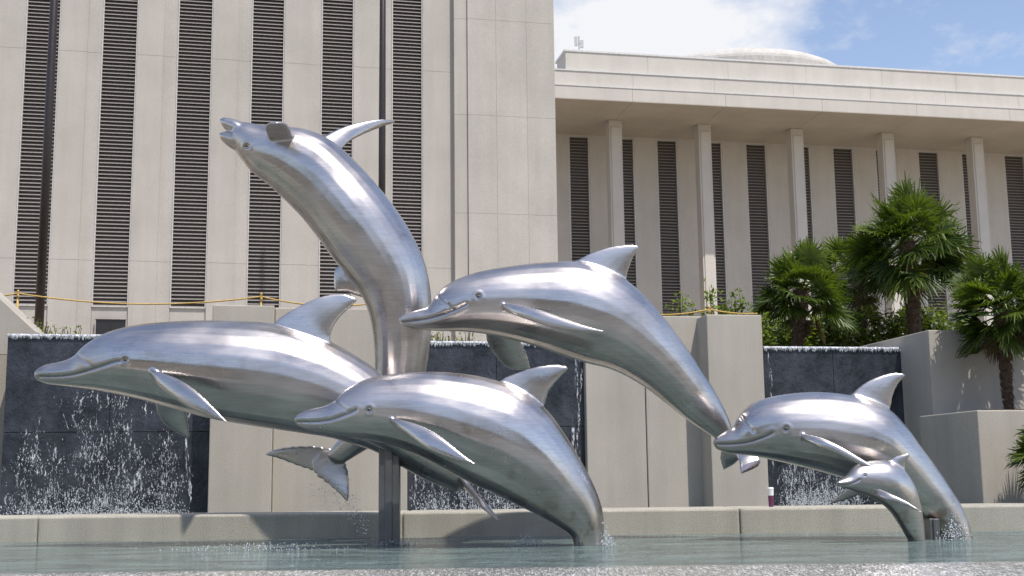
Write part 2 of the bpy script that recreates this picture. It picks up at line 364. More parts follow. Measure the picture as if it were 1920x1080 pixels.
# ---------------------------------------------------------------- left building
A12=math.radians(12)
BL=Frame(0,28,A12)
bl=empty("office_building",BL.w(0,0,2.02),A12,"tall beige precast concrete building with vertical louvred strips","building")
def S_(fr,u,v=300,d=0): return fr.hit(u,v,d)[0]
ZT=17.0
strips=[(35,102),(182,250),(326,393),(467,530),(600,662),(734,793)]
_,zb=BL.hit(350,578,0); _,za=BL.hit(950,405,0); _,zc=BL.hit(950,223,0); pz=zc-za
rows=[]; z=za
while z>2.1: z-=pz
zl=z
while zl<ZT: rows.append(zl); zl+=pz
zo=2.02
RW=[r-zo for r in rows]; RW2=[r-zo+1.15 for r in rows][1::2]
def panels(g,a,b,z0,z1,d0,d1,mat,gap=0.003,rws=RW):
    cuts=[z0]+[r for r in rws if z0+0.2<r<z1-0.2]+[z1]
    for p,q in zip(cuts[:-1],cuts[1:]): g.box(a,b,d0,d1,p+(gap if p>z0 else 0),q-(gap if q<z1 else 0),mat)
g=MB()
edges=[S_(BL,-260)]+[x for st in strips for x in (S_(BL,st[0]),S_(BL,st[1]))]+[S_(BL,853)]
for i in range(0,len(edges)-1,2):
    a,b=edges[i],edges[i+1]
    if i==0: panels(g,a,b,0,ZT-zo,0,0.5,M_conL,rws=RW2); continue
    last=(i+2>=len(edges))
    if last: panels(g,a,b-0.008,0,ZT-zo,0,0.5,M_conL,rws=RW2)
    else:
        mid=a+(b-a)*0.66
        panels(g,a,mid,0,ZT-zo,0.0,0.5,M_conL,rws=RW2)
        panels(g,mid+0.001,b,0,ZT-zo,0.035,0.5,M_conL,rws=RW2)
for st in strips:
    a,b=S_(BL,st[0]),S_(BL,st[1])
    g.box(a+0.004,b-0.004,0.06,0.5,0,zb-zo,M_conL)
cb=[S_(BL,u,300,-0.22) for u in (853,878,932,990,1043)]
for q,(a,b) in enumerate(zip(cb[:-1],cb[1:])): panels(g,a+0.0025,b-0.0025,0,ZT-zo,-0.22 if q else -0.17,0.5,M_conL)
g.obj("wall",bl)
g=MB(); g.box(edges[0],cb[-1]-0.05,0.52,14,0,ZT-zo-0.05,M_seam); g.box(cb[0]+.05,cb[-1]-.05,-0.163,0.515,0.01,ZT-zo-.06,M_seam); g.box(cb[1]+.05,cb[-1]-.05,-0.212,-0.164,0.01,ZT-zo-.06,M_seam)
for i in range(0,len(edges)-1,2):
    g.box(edges[i]+.02,edges[i+1]-.02,0.045,0.49,.02,ZT-zo-.06,M_seam)
g.obj("core",bl)
def louvre(parent,a,b,z0,z1,dface,pitch,depth,frame=0.045):
    e=bpy.data.objects.new("louvred_window",None); e.location=((a+b)/2,dface,z0); e.empty_display_size=.2; link(e,parent)
    hw=(b-a)/2; H=z1-z0
    g=MB(); g.box(-hw,-hw+frame,-0.03,depth,0,H,M_frame); g.box(hw-frame,hw,-0.03,depth,0,H,M_frame); g.box(-hw+frame,hw-frame,-0.03,depth,0,frame,M_frame); g.box(-hw+frame,hw-frame,-0.03,depth,H-frame,H,M_frame)
    g.obj("frame",e)
    g=MB(); k=g.mi(M_slat); z=frame
    while z<H-frame-pitch*0.6:
        x0,x1=-hw+frame,hw-frame
        z2=z+pitch*0.30
        b0=len(g.v)
        for (y,zz) in((0.0,z),(depth*0.8,z2),(depth*0.8,z2+0.012),(0.0,z+0.024)):
            g.v.append((x0,y,zz)); g.v.append((x1,y,zz))
        for q in range(4):
            a0=b0+2*q; a1=b0+2*((q+1)%4); g.f.append((a0,a0+1,a1+1,a1)); g.m.append(k)
        z+=pitch
    g.obj("louvre",e)
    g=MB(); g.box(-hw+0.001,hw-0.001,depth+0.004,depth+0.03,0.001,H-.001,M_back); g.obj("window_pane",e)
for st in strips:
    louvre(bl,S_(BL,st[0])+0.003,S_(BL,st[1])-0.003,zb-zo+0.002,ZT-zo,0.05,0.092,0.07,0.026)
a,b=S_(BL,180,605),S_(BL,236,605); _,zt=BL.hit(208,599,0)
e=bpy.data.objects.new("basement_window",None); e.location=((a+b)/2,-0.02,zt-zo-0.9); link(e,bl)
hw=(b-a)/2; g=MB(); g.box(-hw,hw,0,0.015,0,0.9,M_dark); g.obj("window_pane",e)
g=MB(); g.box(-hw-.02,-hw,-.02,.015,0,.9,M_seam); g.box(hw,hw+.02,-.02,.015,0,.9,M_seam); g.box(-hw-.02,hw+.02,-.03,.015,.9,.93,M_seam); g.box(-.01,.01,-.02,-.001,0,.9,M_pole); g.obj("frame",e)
# ---------------------------------------------------------------- right building
BR=Frame(1042,45,math.radians(11.5))
br=empty("portico_building",BR.w(0,0,zo),BR.al,"beige concrete building with slender columns and deep flat roof","building")
s_end=S_(BR,2250,200); s_st=S_(BR,930,200)
_,zf0=BR.hit(1042,184,0); _,zf1=BR.hit(1042,159,0); _,zp1=BR.hit(1042,131,0.3); _,zp2=BR.hit(1060,96,0.6)
cs=[S_(BR,u,240,2.4) for u in (1154,1321,1494,1664,1831,1998)]
g=MB()
jl=[s_st]+cs+[s_end]
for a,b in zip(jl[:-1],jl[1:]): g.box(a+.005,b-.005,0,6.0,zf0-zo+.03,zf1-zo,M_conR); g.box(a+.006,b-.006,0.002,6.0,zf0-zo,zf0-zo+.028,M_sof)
g.box(s_st+.02,s_end-.02,0.03,5.9,zf0-zo+.031,zf1-zo-.03,M_seam)
g.obj("roof",br)
g=MB()
st0=S_(BR,1030,120,0.3); st1=S_(BR,1060,96,0.6)
jl=[st0+i*3.3 for i in range(12)]
for a,b in zip(jl[:-1],jl[1:]): g.box(a+.004,b-.004,0.3,1.4,zf1-zo+0.003,zp1-zo,M_conR)
jl=[st1+i*3.3 for i in range(12)]
for a,b in zip(jl[:-1],jl[1:]): g.box(a+.004,b-.004,0.6,2.0,zp1-zo+0.003,zp2-zo,M_conR)
g.box(st1+.05,s_end,.63,1.95,zf1-zo+.01,zp2-zo-.03,M_seam)
g.obj("parapet",br)
g=MB(); g.box(st0-.02,s_end,0.27,1.5,zp1-zo+.001,zp1-zo+.05,M_lip); g.box(st1-.05,s_end,0.57,2.1,zp2-zo,zp2-zo+.07,M_lip); g.box(s_st,s_end,-.02,0.29,zf1-zo+.002,zf1-zo+.04,M_lip); g.obj("metal_coping",br)
for c in cs:
    g=MB(); g.box(-0.27,0.27,0,0.5,0,zf0-zo-0.003,M_conR); g.box(-0.2,0.2,-0.04,0,0.02,zf0-zo-0.3,M_conR)
    o=g.obj("column",br,bevel=0.02); o.location=(c,2.4,0)
wc=[1086,1170,1251,1335,1418,1500,1581,1661,1741,1822,1902,1983]
d=4.7; sw=[(S_(BR,u-20,300,d),S_(BR,u+20,300,d)) for u in wc]
_,zwt=BR.hit(1086,254,d); _,zwb=BR.hit(1251,600,d)
g=MB(); prev=s_st
for a,b in sw:
    g.box(prev,a,d,d+.5,0,zf0-zo-0.002,M_conR)
    g.box(a,b,d+.003,d+.5,zwt-zo,zf0-zo-0.002,M_conR); g.box(a,b,d+.003,d+.5,0,zwb-zo,M_conR); prev=b
g.box(prev,s_end,d,d+.5,0,zf0-zo-.002,M_conR)
g.obj("wall",br)
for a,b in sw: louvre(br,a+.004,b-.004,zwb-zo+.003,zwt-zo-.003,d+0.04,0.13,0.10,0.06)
# dome
pd=at(1372,140,75); _t=at(1442,91,75).z; hcap=1.6; RR=7.1; hb=_t-zo-2.93
dm=MB(); k=dm.mi(M_dome); n=64
rows_d=14
for j in range(rows_d+1):
    t=j/rows_d*math.pi/2
    for i in range(n):
        rr=RR*math.cos(t); dm.v.append((rr*math.cos(2*math.pi*i/n),rr*math.sin(2*math.pi*i/n),hb+hcap*math.sin(t)+(0.02 if i%4==0 else 0)*math.cos(t)))
for j in range(rows_d):
    for i in range(n): dm.f.append((j*n+i,j*n+(i+1)%n,(j+1)*n+(i+1)%n,(j+1)*n+i)); dm.m.append(k)
dm.tube([(0,0,0),(0,0,hb)],RR*1.01,M_dome,48)
o=dm.obj("domed_hall",smooth=False); o.location=(pd.x,75,zo); info(o,"shallow pale concrete dome rising behind the portico roof","dome")
pa_=at(1086,95,46.3); g=MB(); h=at(1086,68,46.3).z-pa_.z
g.tube([(0,0,-0.1),(0,0,h)],0.03,M_ant); g.box(-.18,-.06,-.06,.06,h*.35,h*.95,M_ant); g.box(.05,.17,-.06,.06,h*.2,h*.7,M_ant); g.tube([(-.15,0,h*.5),(.15,0,h*.5)],.02,M_ant)
o=g.obj("roof_antenna"); o.location=(pa_.x,46.3,pa_.z); info(o,"small grey antenna with panels on roof edge","antenna")
# ---------------------------------------------------------------- poles
for (u,Y,r0,lab) in ((83,23,0.085,"tall dark bronze flagpole standing before louvred wall"),(716,25,0.075,"tall dark bronze flagpole partly hidden by leaping dolphin")):
    p=at(u,400,Y); g=MB(); g.tube([(0,0,0),(0,0,0.12)],r0*2.2,M_pole,20); g.tube([(0,0,0.1),(0,0,6),(0,0,15)],[r0,r0*.95,r0*.6],M_pole,20)
    o=g.obj("flagpole",smooth=True); o.location=(p.x,Y,2.02); info(o,lab,"flagpole")
# ---------------------------------------------------------------- ropes
def rope(pts,Y,label):
    P=[]
    for (a,b) in zip(pts[:-1],pts[1:]):
        for i in range(16):
            t=i/16; P.append(at(a[0]*(1-t)+b[0]*t, a[1]*(1-t)+b[1]*t+ 4*t*(1-t)*b[2],Y))
    P.append(at(pts[-1][0],pts[-1][1],Y))
    g=MB(); g.tube(P,0.010,M_rope,6); o=g.obj("barrier_rope",smooth=True,origin=tuple(P[0])); info(o,label,"rope")
rope([(-120,558,0),(34,550,5),(490,556,17),(690,570,9)],16.0,"sagging yellow rope strung between low stakes")
rope([(1236,590,0),(1330,580,3),(1420,588,3)],16.5,"yellow rope above concrete wall near shrubs")
for (u,v,Y) in ((34,548,16.03),(490,553,16.03),(1330,578,16.53)):
    p=at(u,v,Y); g=MB(); g.tube([(0,0,0),(0,0,p.z-2.02)],0.014,M_rope,8); g.tube([(0,0,p.z-2.02),(0,0,p.z-1.99)],[0.022,0.01],M_rope,8)
    o=g.obj("rope_stake",smooth=True); o.location=(p.x,Y,2.02); info(o,"thin yellow stake holding a barrier rope","stake","stakes holding the rope")
# ---------------------------------------------------------------- palms
def palm(u,v,Y,rpx,base_z,nleaf,seed,label,lean=0.0,spread=112,tk=1.0):
    rnd=random.Random(seed); c=at(u,v,Y); Rr=rpx*Y/f
    H=c.z-base_z-Rr*0.15
    e=empty("palm_tree",(c.x-lean,Y,base_z),0,label,"palm tree")
    g=MB(); n=12; rings=max(8,int(H/0.035)); k=g.mi(M_bark)
    for j in range(rings+1):
        t=j/rings; r=tk*(0.085+0.045*t)*(Rr/0.85)**0.5*(1+0.12*math.sin(j*2.1))
        for i in range(n):
            th=2*math.pi*i/n; rr=r*(1+rnd.uniform(-.16,.16)); g.v.append((lean*t+rr*math.cos(th),rr*math.sin(th),H*t))
    for j in range(rings):
        for i in range(n): g.f.append((j*n+i,j*n+(i+1)%n,(j+1)*n+(i+1)%n,(j+1)*n+i)); g.m.append(k)
    for q in range(int(H*320)):
        t=rnd.random(); th=rnd.uniform(0,2*math.pi); r=tk*(0.085+0.045*t)*(Rr/0.85)**0.5
        p=Vector((lean*t+r*math.cos(th),r*math.sin(th),H*t)); o_=Vector((math.cos(th),math.sin(th),0)); s_=Vector((-math.sin(th),math.cos(th),0))
        l=rnd.uniform(.03,.10)*tk; up=rnd.choice([1,1,-1])
        g.poly([p-s_*.012,p+s_*.012,p+o_*l*.6+Vector((0,0,l*up))],M_bark)
    g.obj("trunk",e)
    g=MB(); top=Vector((lean,0,H))
    kg=g.mi(M_palm); kd=g.mi(M_dead)
    for q in range(nleaf):
        fr=(q+0.5)/nleaf; az=q*2.39996+rnd.uniform(-.35,.35)
        el=math.radians(80-spread*fr**0.85+rnd.uniform(-13,13))
        dead=fr>0.96
        mi=kd if dead else kg
        if dead: el=math.radians(-58)
        d=Vector((math.cos(az)*math.cos(el),math.sin(az)*math.cos(el),math.sin(el)))
        sag=Vector((0,0,-0.14*Rr*(math.cos(el)**2)))
        pl=Rr*rnd.uniform(0.30,0.66)*(0.75 if dead else 1); p0=top+d*0.04+Vector((0,0,-0.18*fr)); p1=p0+d*pl*0.5+sag*.1; p2=p0+d*pl+sag*.35
        tb=rnd.uniform(-.2,.2)+ (0.33 if el>0.3 else 0)  # upper leaves coloured lighter, as if caught by the sun
        sd_=d.cross(Vector((0,0,1))); sd_=(sd_ if sd_.length>.1 else Vector((1,0,0))).normalized()
        nn=sd_.cross(d).normalized(); wv=0.007
        for a_,b_ in((p0,p1),(p1,p2)):
            for oo in(sd_*wv,nn*wv):
                kk=len(g.v); g.v+= [tuple(a_-oo),tuple(a_+oo),tuple(b_+oo),tuple(b_-oo)]; g.f.append((kk,kk+1,kk+2,kk+3)); g.m.append(mi); g.a.append(.7)
        d2=(p2-p1).normalized(); tw=rnd.uniform(-.9,.9); s2=(sd_*math.cos(tw)+nn*math.sin(tw)).normalized(); s2=(s2-d2*s2.dot(d2)).normalized(); n2=s2.cross(d2).normalized()
        if n2.z<0: n2=-n2
        NB=17; Lb=Rr*rnd.uniform(.44,.60)*(0.7 if dead else 1)
        for b in range(-NB,NB+1):
            th=b/NB*math.radians(110)+rnd.uniform(-.03,.03)
            bl_=Lb*(0.74+0.26*math.cos(th*.8))*rnd.uniform(.88,1.05)
            bd=(d2*math.cos(th)+s2*math.sin(th)+n2*0.25*abs(math.sin(th))).normalized()
            bs=(s2*math.cos(th)-d2*math.sin(th))
            tn=min(1,max(0,tb+0.27+rnd.uniform(-.12,.25)))
            prevL=prevR=None; ww=0.0115*(Rr/.85)**.5+0.0025
            for t,wf in((0.03,.3),(.35,1.0),(.65,.85),(.86,.45),(1.0,.03)):
                pc=p2+bd*bl_*t+Vector((0,0,-1))*(bl_*0.20*t*t*(1.0+rnd.uniform(-.5,.9)*(t>.6)))
                tl=n2*(0.4 if b%2 else -0.4)*ww*wf
                a_=pc-bs*ww*wf-tl; b_=pc+bs*ww*wf+tl
                kk=len(g.v); g.v+= [tuple(a_),tuple(b_)]
                if prevL is not None: g.f.append((prevL,prevR,kk+1,kk)); g.m.append(mi); g.a.append(tn)
                prevL,prevR=kk,kk+1
    g.obj("crown",e)
    return e
palm(1700,436,18.0,122,2.02,66,1,"tall fan palm with full green crown behind the wall",-0.05,120,.9)
palm(1502,530,17.2,98,2.02,46,2,"small fan palm with spreading fronds above shrubs",0.12,100,.85)
palm(1610,498,19.5,90,2.02,38,3,"fan palm half hidden behind taller palms",0.0,102,.9)
dq=-1.15; s_p,_=W.hit(1883,740,dq); pw=W.w(s_p,dq,0)
palm(1876,556,pw.y,108,zp+0.005,54,4,"fan palm with shaggy trunk growing in concrete planter",0.0,114,.72)
palm(1985,812,pw.y-1.6,100,-0.55,34,9,"low dark fan palm beside the planter wall",0.0,105)
# ---------------------------------------------------------------- shrubs
def shrub(u,v,Y,wpx,bz,seed,label,dens=1800,leaf=0.085,mat=None):
    mat=mat or M_shrub
    rnd=random.Random(seed); top=at(u,v,Y); W_=wpx*Y/f/2; H=top.z-bz
    e=empty("shrub",(top.x,Y,bz),0,label,"shrub","leafy shrubs along the terrace")
    g=MB(); tips=[]
    for q in range(34):
        a=rnd.uniform(0,6.28); r=W_*math.sqrt(rnd.random()); hh=H*rnd.uniform(.6,1.15)*(1-0.25*(r/W_)**2)
        P=[(0.3*r*math.cos(a),0.3*r*math.sin(a)*.7,0),(0.7*r*math.cos(a),0.6*r*math.sin(a),hh*.55),(r*math.cos(a),r*math.sin(a)*.8,hh)]
        g.tube(P,[.008,.006,.003],M_bark,4,False); tips.append([Vector(p) for p in P])
    g.obj("stem",e)
    g=MB(); k=g.mi(mat)
    for q in range(dens):
        P=rnd.choice(tips); t=1-rnd.random()**1.6*.7; p=P[1].lerp(P[2],(t-.5)*2) if t>.5 else P[0].lerp(P[1],t*2)
        p=p+Vector((rnd.gauss(0,.05),rnd.gauss(0,.05),rnd.gauss(0,.04)))
        d=Vector((rnd.gauss(0,1),rnd.gauss(0,1),rnd.gauss(0.1,.6))).normalized(); s_=d.cross(Vector((rnd.gauss(0,.4),rnd.gauss(0,.4),1))).normalized()
        l=leaf*rnd.uniform(.6,1.4); kk=len(g.v)
        g.v+= [tuple(p),tuple(p+d*l*.5+s_*l*.28),tuple(p+d*l),tuple(p+d*l*.5-s_*l*.28)]; g.f.append((kk,kk+1,kk+2,kk+3)); g.m.append(k); g.a.append(min(1,max(0,rnd.gauss(.5,.28))))
    g.obj("foliage",e)
for i,(u,v,Y,wd,dn) in enumerate(((1270,556,20,80,900),(1345,552,20,90,1200),(1400,568,20,90,1600),(1445,586,18.5,110,2200),(1505,594,18.9,120,2200),(1570,586,18.6,130,2400),(1640,582,18.7,120,2400),(1720,576,19.3,130,2400),(1790,584,19,110,2000))):
    shrub(u,v,Y,wd,2.02,20+i,"light green leafy shrub behind the fountain wall",dn,0.08)
for i,(u,v,Y,wd,dn) in enumerate(((70,600,15.6,60,200),(125,612,15.6,80,130),(290,618,15.6,60,60),(820,620,16.5,60,200),(870,626,16.5,70,200),(1250,585,17,40,120))):
    shrub(u,v,Y,wd,2.02,50+i,"sparse weedy green plant above the water wall",dn,0.05)
g=MB(); k=g.mi(M_tree); rnd=random.Random(5)  # unseen trees added behind the camera to darken reflections in the steel
for q in range(5000):
    x=rnd.uniform(-60,60); hh=9+3*math.sin(x*.25)+2*math.sin(x*.9); z=rnd.uniform(-.6,hh); y=-34+rnd.gauss(0,2)
    r=rnd.uniform(.5,1.1); a=Vector((rnd.gauss(0,1),rnd.gauss(0,1),rnd.gauss(0,1))).normalized(); b=a.orthogonal().normalized(); kk=len(g.v); p=Vector((x,y,z))
    g.v+= [tuple(p-a*r),tuple(p+b*r*.6),tuple(p+a*r),tuple(p-b*r*.6)]; g.f.append((kk,kk+1,kk+2,kk+3)); g.m.append(k); g.a.append(rnd.random())
o=g.obj("reflection_tree_belt"); info(o,"unseen dark tree belt added to be reflected in the steel","trees",kind="stuff")
# ---------------------------------------------------------------- dolphins
def cr_interp(A,sub):
    A=np.array(A,float); n=len(A); outp=[]
    for i in range(n-1):
        p0=A[max(i-1,0)]; p1=A[i]; p2=A[i+1]; p3=A[min(i+2,n-1)]
        for s in range(sub):
            t=s/sub; outp.append(0.5*((2*p1)+(-p0+p2)*t+(2*p0-5*p1+4*p2-p3)*t*t+(-p0+3*p1-3*p2+p3)*t**3))
    outp.append(A[-1]); return np.array(outp)
def loft(V,Fc,st,n=28,sub=6):
    S9=cr_interp(st,sub); k=len(V); m_=len(S9)
    for row in S9:
        a=row[0:3]; b=row[3:6]; l=row[6:9]; c=(a+b)/2; h=(a-b)/2
        for q in range(n):
            th=2*math.pi*q/n; V.append(tuple(c+h*math.cos(th)+l*math.sin(th)))
    for j in range(m_-1):
        for q in range(n): Fc.append((k+j*n+q,k+j*n+(q+1)%n,k+(j+1)*n+(q+1)%n,k+(j+1)*n+q))
    for j,(e,nb) in ((0,(0,1)),(m_-1,(m_-1,m_-2))):
        c=(S9[e][0:3]+S9[e][3:6])/2; c2=(S9[nb][0:3]+S9[nb][3:6])/2; hh=np.linalg.norm(S9[e][0:3]-S9[e][3:6])/2
        dd=c-c2; ln=np.linalg.norm(dd); dd=dd/ln if ln>1e-6 else dd
        V.append(tuple(c+dd*hh*0.55)); ci=len(V)-1
        for q in range(n):
            a_,b_=k+e*n+q,k+e*n+(q+1)%n
            Fc.append((b_,a_,ci) if j==0 else (a_,b_,ci))
def project(Pn):
    q=Pn-np.array(CAM); x=q@np.array(R); y=q@np.array(U); z=q@np.array(F)
    return 960+f*x/z, 540-f*y/z
def dolphin(label,Y0,Y1,body,fins,mouth,eye,eyer,extra=(),cat="dolphin sculpture",voxel=0.0105,grooves=(),jaws=()):
    V=[];Fc=[]; n=len(body); st=[]
    for i,(tu,tv,bu,bv,wd) in enumerate(body):
        Yc=Y0+(Y1-Y0)*i/(n-1); a=at(tu,tv,Yc); b=at(bu,bv,Yc)
        st.append([*a,*b,0,wd*Yc/f,0])
    loft(V,Fc,st)
    for fl,sc in ((fins,0.74),(jaws,1.0)):
        for fin in fl:
            st=[]
            for (lu,lv,tu,tv,wd,yo) in fin:
                Yc=Y0+yo; st.append([*at(lu,lv,Yc),*at(tu,tv,Yc),0,max(2.4,wd*sc)*Yc/f,0])
            loft(V,Fc,st,16,5)
    for fin in extra:
        st=[]
        for (lu,lv,tu,tv,wd,yo) in fin:
            Yc=Y0+yo; a=at(lu,lv,Yc); b=at(tu,tv,Yc); dd=(a-b); pr=Vector((dd.z,0,-dd.x)).normalized()*wd*Yc/f
            st.append([*a,*b,*pr])
        loft(V,Fc,st,16,5)
    me=bpy.data.meshes.new("tmp"); me.from_pydata(V,[],Fc); me.update()
    to=bpy.data.objects.new("tmp",me); scene.collection.objects.link(to)
    md=to.modifiers.new("r",'REMESH'); md.mode='VOXEL'; md.voxel_size=voxel; md.use_smooth_shade=True
    ms=to.modifiers.new("s",'SMOOTH'); ms.factor=0.5; ms.iterations=5
    dg=bpy.context.evaluated_depsgraph_get(); me2=bpy.data.meshes.new_from_object(to.evaluated_get(dg))
    bpy.data.objects.remove(to)
    nv=len(me2.vertices); co=np.zeros(nv*3); me2.vertices.foreach_get('co',co); co=co.reshape(-1,3)
    no=np.zeros(nv*3); me2.vertices.foreach_get('normal',no); no=no.reshape(-1,3)
    Yc=Y0+(Y1-Y0)*0.12
    mir=co.copy(); far=mir[:,1]>Yc; mir[far,1]=2*Yc-mir[far,1]
    uu,vv=project(mir); cre=np.zeros(nv); depth=np.zeros(nv)
    def segd(poly):
        dm=np.full(nv,1e9)
        for (x0,y0),(x1,y1) in zip(poly[:-1],poly[1:]):
            dx,dy=x1-x0,y1-y0; t=np.clip(((uu-x0)*dx+(vv-y0)*dy)/(dx*dx+dy*dy),0,1)
            dm=np.minimum(dm,np.hypot(uu-x0-t*dx,vv-y0-t*dy))
        return dm
    if mouth:
        mm=[tuple(x) for x in cr_interp(mouth,5)]
        dm=segd(mm); sc=eyer/6
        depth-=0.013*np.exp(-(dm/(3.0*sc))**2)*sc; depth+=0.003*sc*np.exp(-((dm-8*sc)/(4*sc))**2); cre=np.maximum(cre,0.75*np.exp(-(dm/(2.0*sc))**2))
    for gr in grooves:
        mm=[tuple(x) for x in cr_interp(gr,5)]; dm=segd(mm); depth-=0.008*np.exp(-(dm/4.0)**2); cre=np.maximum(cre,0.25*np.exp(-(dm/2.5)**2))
    if eye:
        de=np.hypot(uu-eye[0],vv-eye[1]); er=eyer
        depth+=0.005*np.exp(-((de-er*1.6)/(er*.5))**2)*(er/6); depth-=0.007*np.exp(-(de/(er*.9))**2)*(er/6)
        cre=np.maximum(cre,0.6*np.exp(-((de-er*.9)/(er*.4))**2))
    co=co+no*depth[:,None]
    me2.vertices.foreach_set('co',co.ravel()); 
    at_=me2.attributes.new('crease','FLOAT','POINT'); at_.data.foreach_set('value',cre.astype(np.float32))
    me2.materials.clear(); me2.materials.append(M_steel); me2.polygons.foreach_set('use_smooth',[True]*len(me2.polygons)); me2.update()
    mn=co.min(0); mxx=co.max(0); org=Vector(((mn[0]+mxx[0])/2,Y0,max(mn[2],0)))
    e=empty("dolphin_sculpture",org,0,label,cat,"leaping steel dolphins of the fountain")
    bm_=BVHTree.FromPolygons([tuple(c) for c in co],[tuple(p.vertices) for p in me2.polygons])
    ob=bpy.data.objects.new("body",me2); me2.transform(Matrix.Translation(-org)); link(ob,e)
    if eye:
        h=bm_.ray_cast(CAM,ray(*eye).normalized())
        if h[0]:
            p=h[0]; er=eyer*0.5*p.y/f
            for sgn in (0,1):
                q=p.copy() if sgn==0 else Vector((p.x,2*Yc-p.y,p.z))
                g=MB(); k=g.mi(M_eye); nn=12
                for j in range(1,8):
                    a=math.pi*j/8
                    for i in range(nn): b=2*math.pi*i/nn; g.v.append((er*math.sin(a)*math.cos(b)*1.2,er*math.cos(a)*.7,er*math.sin(a)*math.sin(b)*.85))
                for j in range(6):
                    for i in range(nn): g.f.append((j*nn+i,j*nn+(i+1)%nn,(j+1)*nn+(i+1)%nn,(j+1)*nn+i)); g.m.append(k)
                g.f.append(tuple(range(nn))[::-1]); g.m.append(k); g.f.append(tuple(range(6*nn,7*nn))); g.m.append(k)
                o=g.obj("eye",e,smooth=True); o.location=q-org
    return e,org
# A
dolphin("large steel dolphin leaping level with curved dorsal fin",10.62,10.85,
 [(68,694,70,712,11),(85,684,88,720,19),(115,678,120,724,27),(140,668,150,728,36),(165,645,180,732,48),(200,625,222,740,60),(250,611,270,751,72),(310,604,330,768,82),(380,601,390,784,88),(450,602,450,795,90),(520,608,510,804,88),(590,628,565,812,84),(650,656,615,820,76),(710,697,660,832,66),(760,745,705,848,54),(810,795,750,874,42),(850,842,803,902,30),(885,885,855,922,18)],
 [[(667,558,669,565,3,.04),(640,550,655,579,5,.04),(600,556,634,600,8,.04),(560,574,620,630,11,.05),(520,599,625,655,14,.05),(500,630,630,690,14,.05)],
  [(427,791,422,791,3,-.62),(405,767,395,782,6,-.58),(375,738,355,766,9,-.52),(340,713,320,742,11,-.44),(300,697,295,722,12,-.33),(270,690,285,705,10,-.2)],
  [(357,820,350,820,3,.55),(354,795,320,805,6,.5),(350,765,300,785,9,.42),(345,740,290,755,10,.3),(335,715,290,725,9,.2)]],
 [(74,706),(105,706),(140,702),(180,690),(212,679),(226,676)],(235,675),5.5,
 extra=[[(938,977,930,973,3,-.42),(912,943,900,950,4,-.2),(855,885,890,930,7,.15),(845,875,895,935,7,.25),(875,905,905,948,5,.5),(925,968,932,972,3,.85)]],
 grooves=[[(146,668),(160,678),(176,690)]])
# B
dolphin("tall steel dolphin arching in a backward somersault, mouth open",11.25,11.4,
 [(448,228,438,278,26),(468,231,455,302,38),(497,237,475,325,49),(535,239,506,349,60),(580,246,539,380,70),(625,266,571,414,78),(668,304,600,452,82),(709,349,628,490,83),(744,394,652,518,79),(775,444,672,545,74),(797,494,687,575,67),(808,550,696,607,60),(809,605,701,642,55),(805,660,703,682,50),(794,715,700,716,44),(772,765,686,750,36),(740,808,664,784,28),(700,836,644,812,20),(666,856,624,838,12),(646,868,612,852,7)],
 [[(741,226,739,231,3,.65),(715,223,712,240,6,.55),(670,230,678,254,8,.42),(630,243,650,270,10,.3),(595,262,625,300,10,.15)],
  [(627,543,632,547,3,.2),(625,522,650,548,6,.2),(630,500,668,555,9,.2),(650,495,700,565,11,.2)],
  [(497,851,500,854,2.5,.3),(516,842,524,861,2.8,.28),(545,836,552,872,3,.26),(580,834,580,882,3.2,.24),(612,838,600,888,3.5,.22),(645,848,620,882,4,.2)],
  [(653,942,650,940,2.5,.14),(656,915,636,927,2.8,.15),(655,888,614,908,3,.17),(648,862,590,890,3.2,.19),(636,846,585,872,4,.2)]],
 None,(463,274),5,
 jaws=[[(414,223,416,236,11,0),(422,221,423,244,17,0),(434,223,434,252,22,0),(448,227,446,260,27,0),(470,236,460,272,28,0)],
  [(413,249,415,263,11,0),(423,248,422,270,17,0),(436,248,431,277,22,0),(450,248,442,284,27,0),(470,250,458,300,28,0)]],
 extra=[[(514,231,521,231,2.5,-.64),(503,231,534,231,3.5,-.58),(497,237,542,236,5,-.48),(498,246,547,245,6.5,-.38),(502,256,551,255,8,-.27),(508,266,554,266,9,-.15),(514,285,556,287,9,-.02)]])
# C
dolphin("steel dolphin diving with tail entering the pool",9.92,10.22,
 [(554,779,557,797,10),(575,769,578,806,18),(605,762,610,812,26),(626,752,640,818,36),(650,730,668,822,48),(690,710,700,827,60),(740,701,745,838,70),(800,697,790,857,80),(860,700,835,881,86),(920,710,880,905,86),(980,732,925,925,82),(1025,768,965,945,74),(1060,815,1000,962,64),(1090,865,1030,978,54),(1114,910,1052,991,46),(1130,957,1068,1002,40),(1133,1000,1075,1017,34),(1131,1050,1078,1050,31)],
 [[(1062,686,1066,693,3,.12),(1040,683,1050,709,5,.12),(1005,687,1031,732,8,.12),(970,698,1022,758,11,.14),(940,712,1010,780,13,.15),(925,740,1000,805,13,.15)],
  [(894,871,889,871,3,-.58),(865,848,850,863,6,-.54),(830,820,805,845,9,-.48),(795,800,775,825,11,-.4),(755,787,748,805,12,-.3),(730,783,735,795,10,-.18)]],
 [(558,791),(590,791),(620,787),(648,777),(668,768)],(692,768),5.5,grooves=[[(630,752),(642,762),(655,772)]])
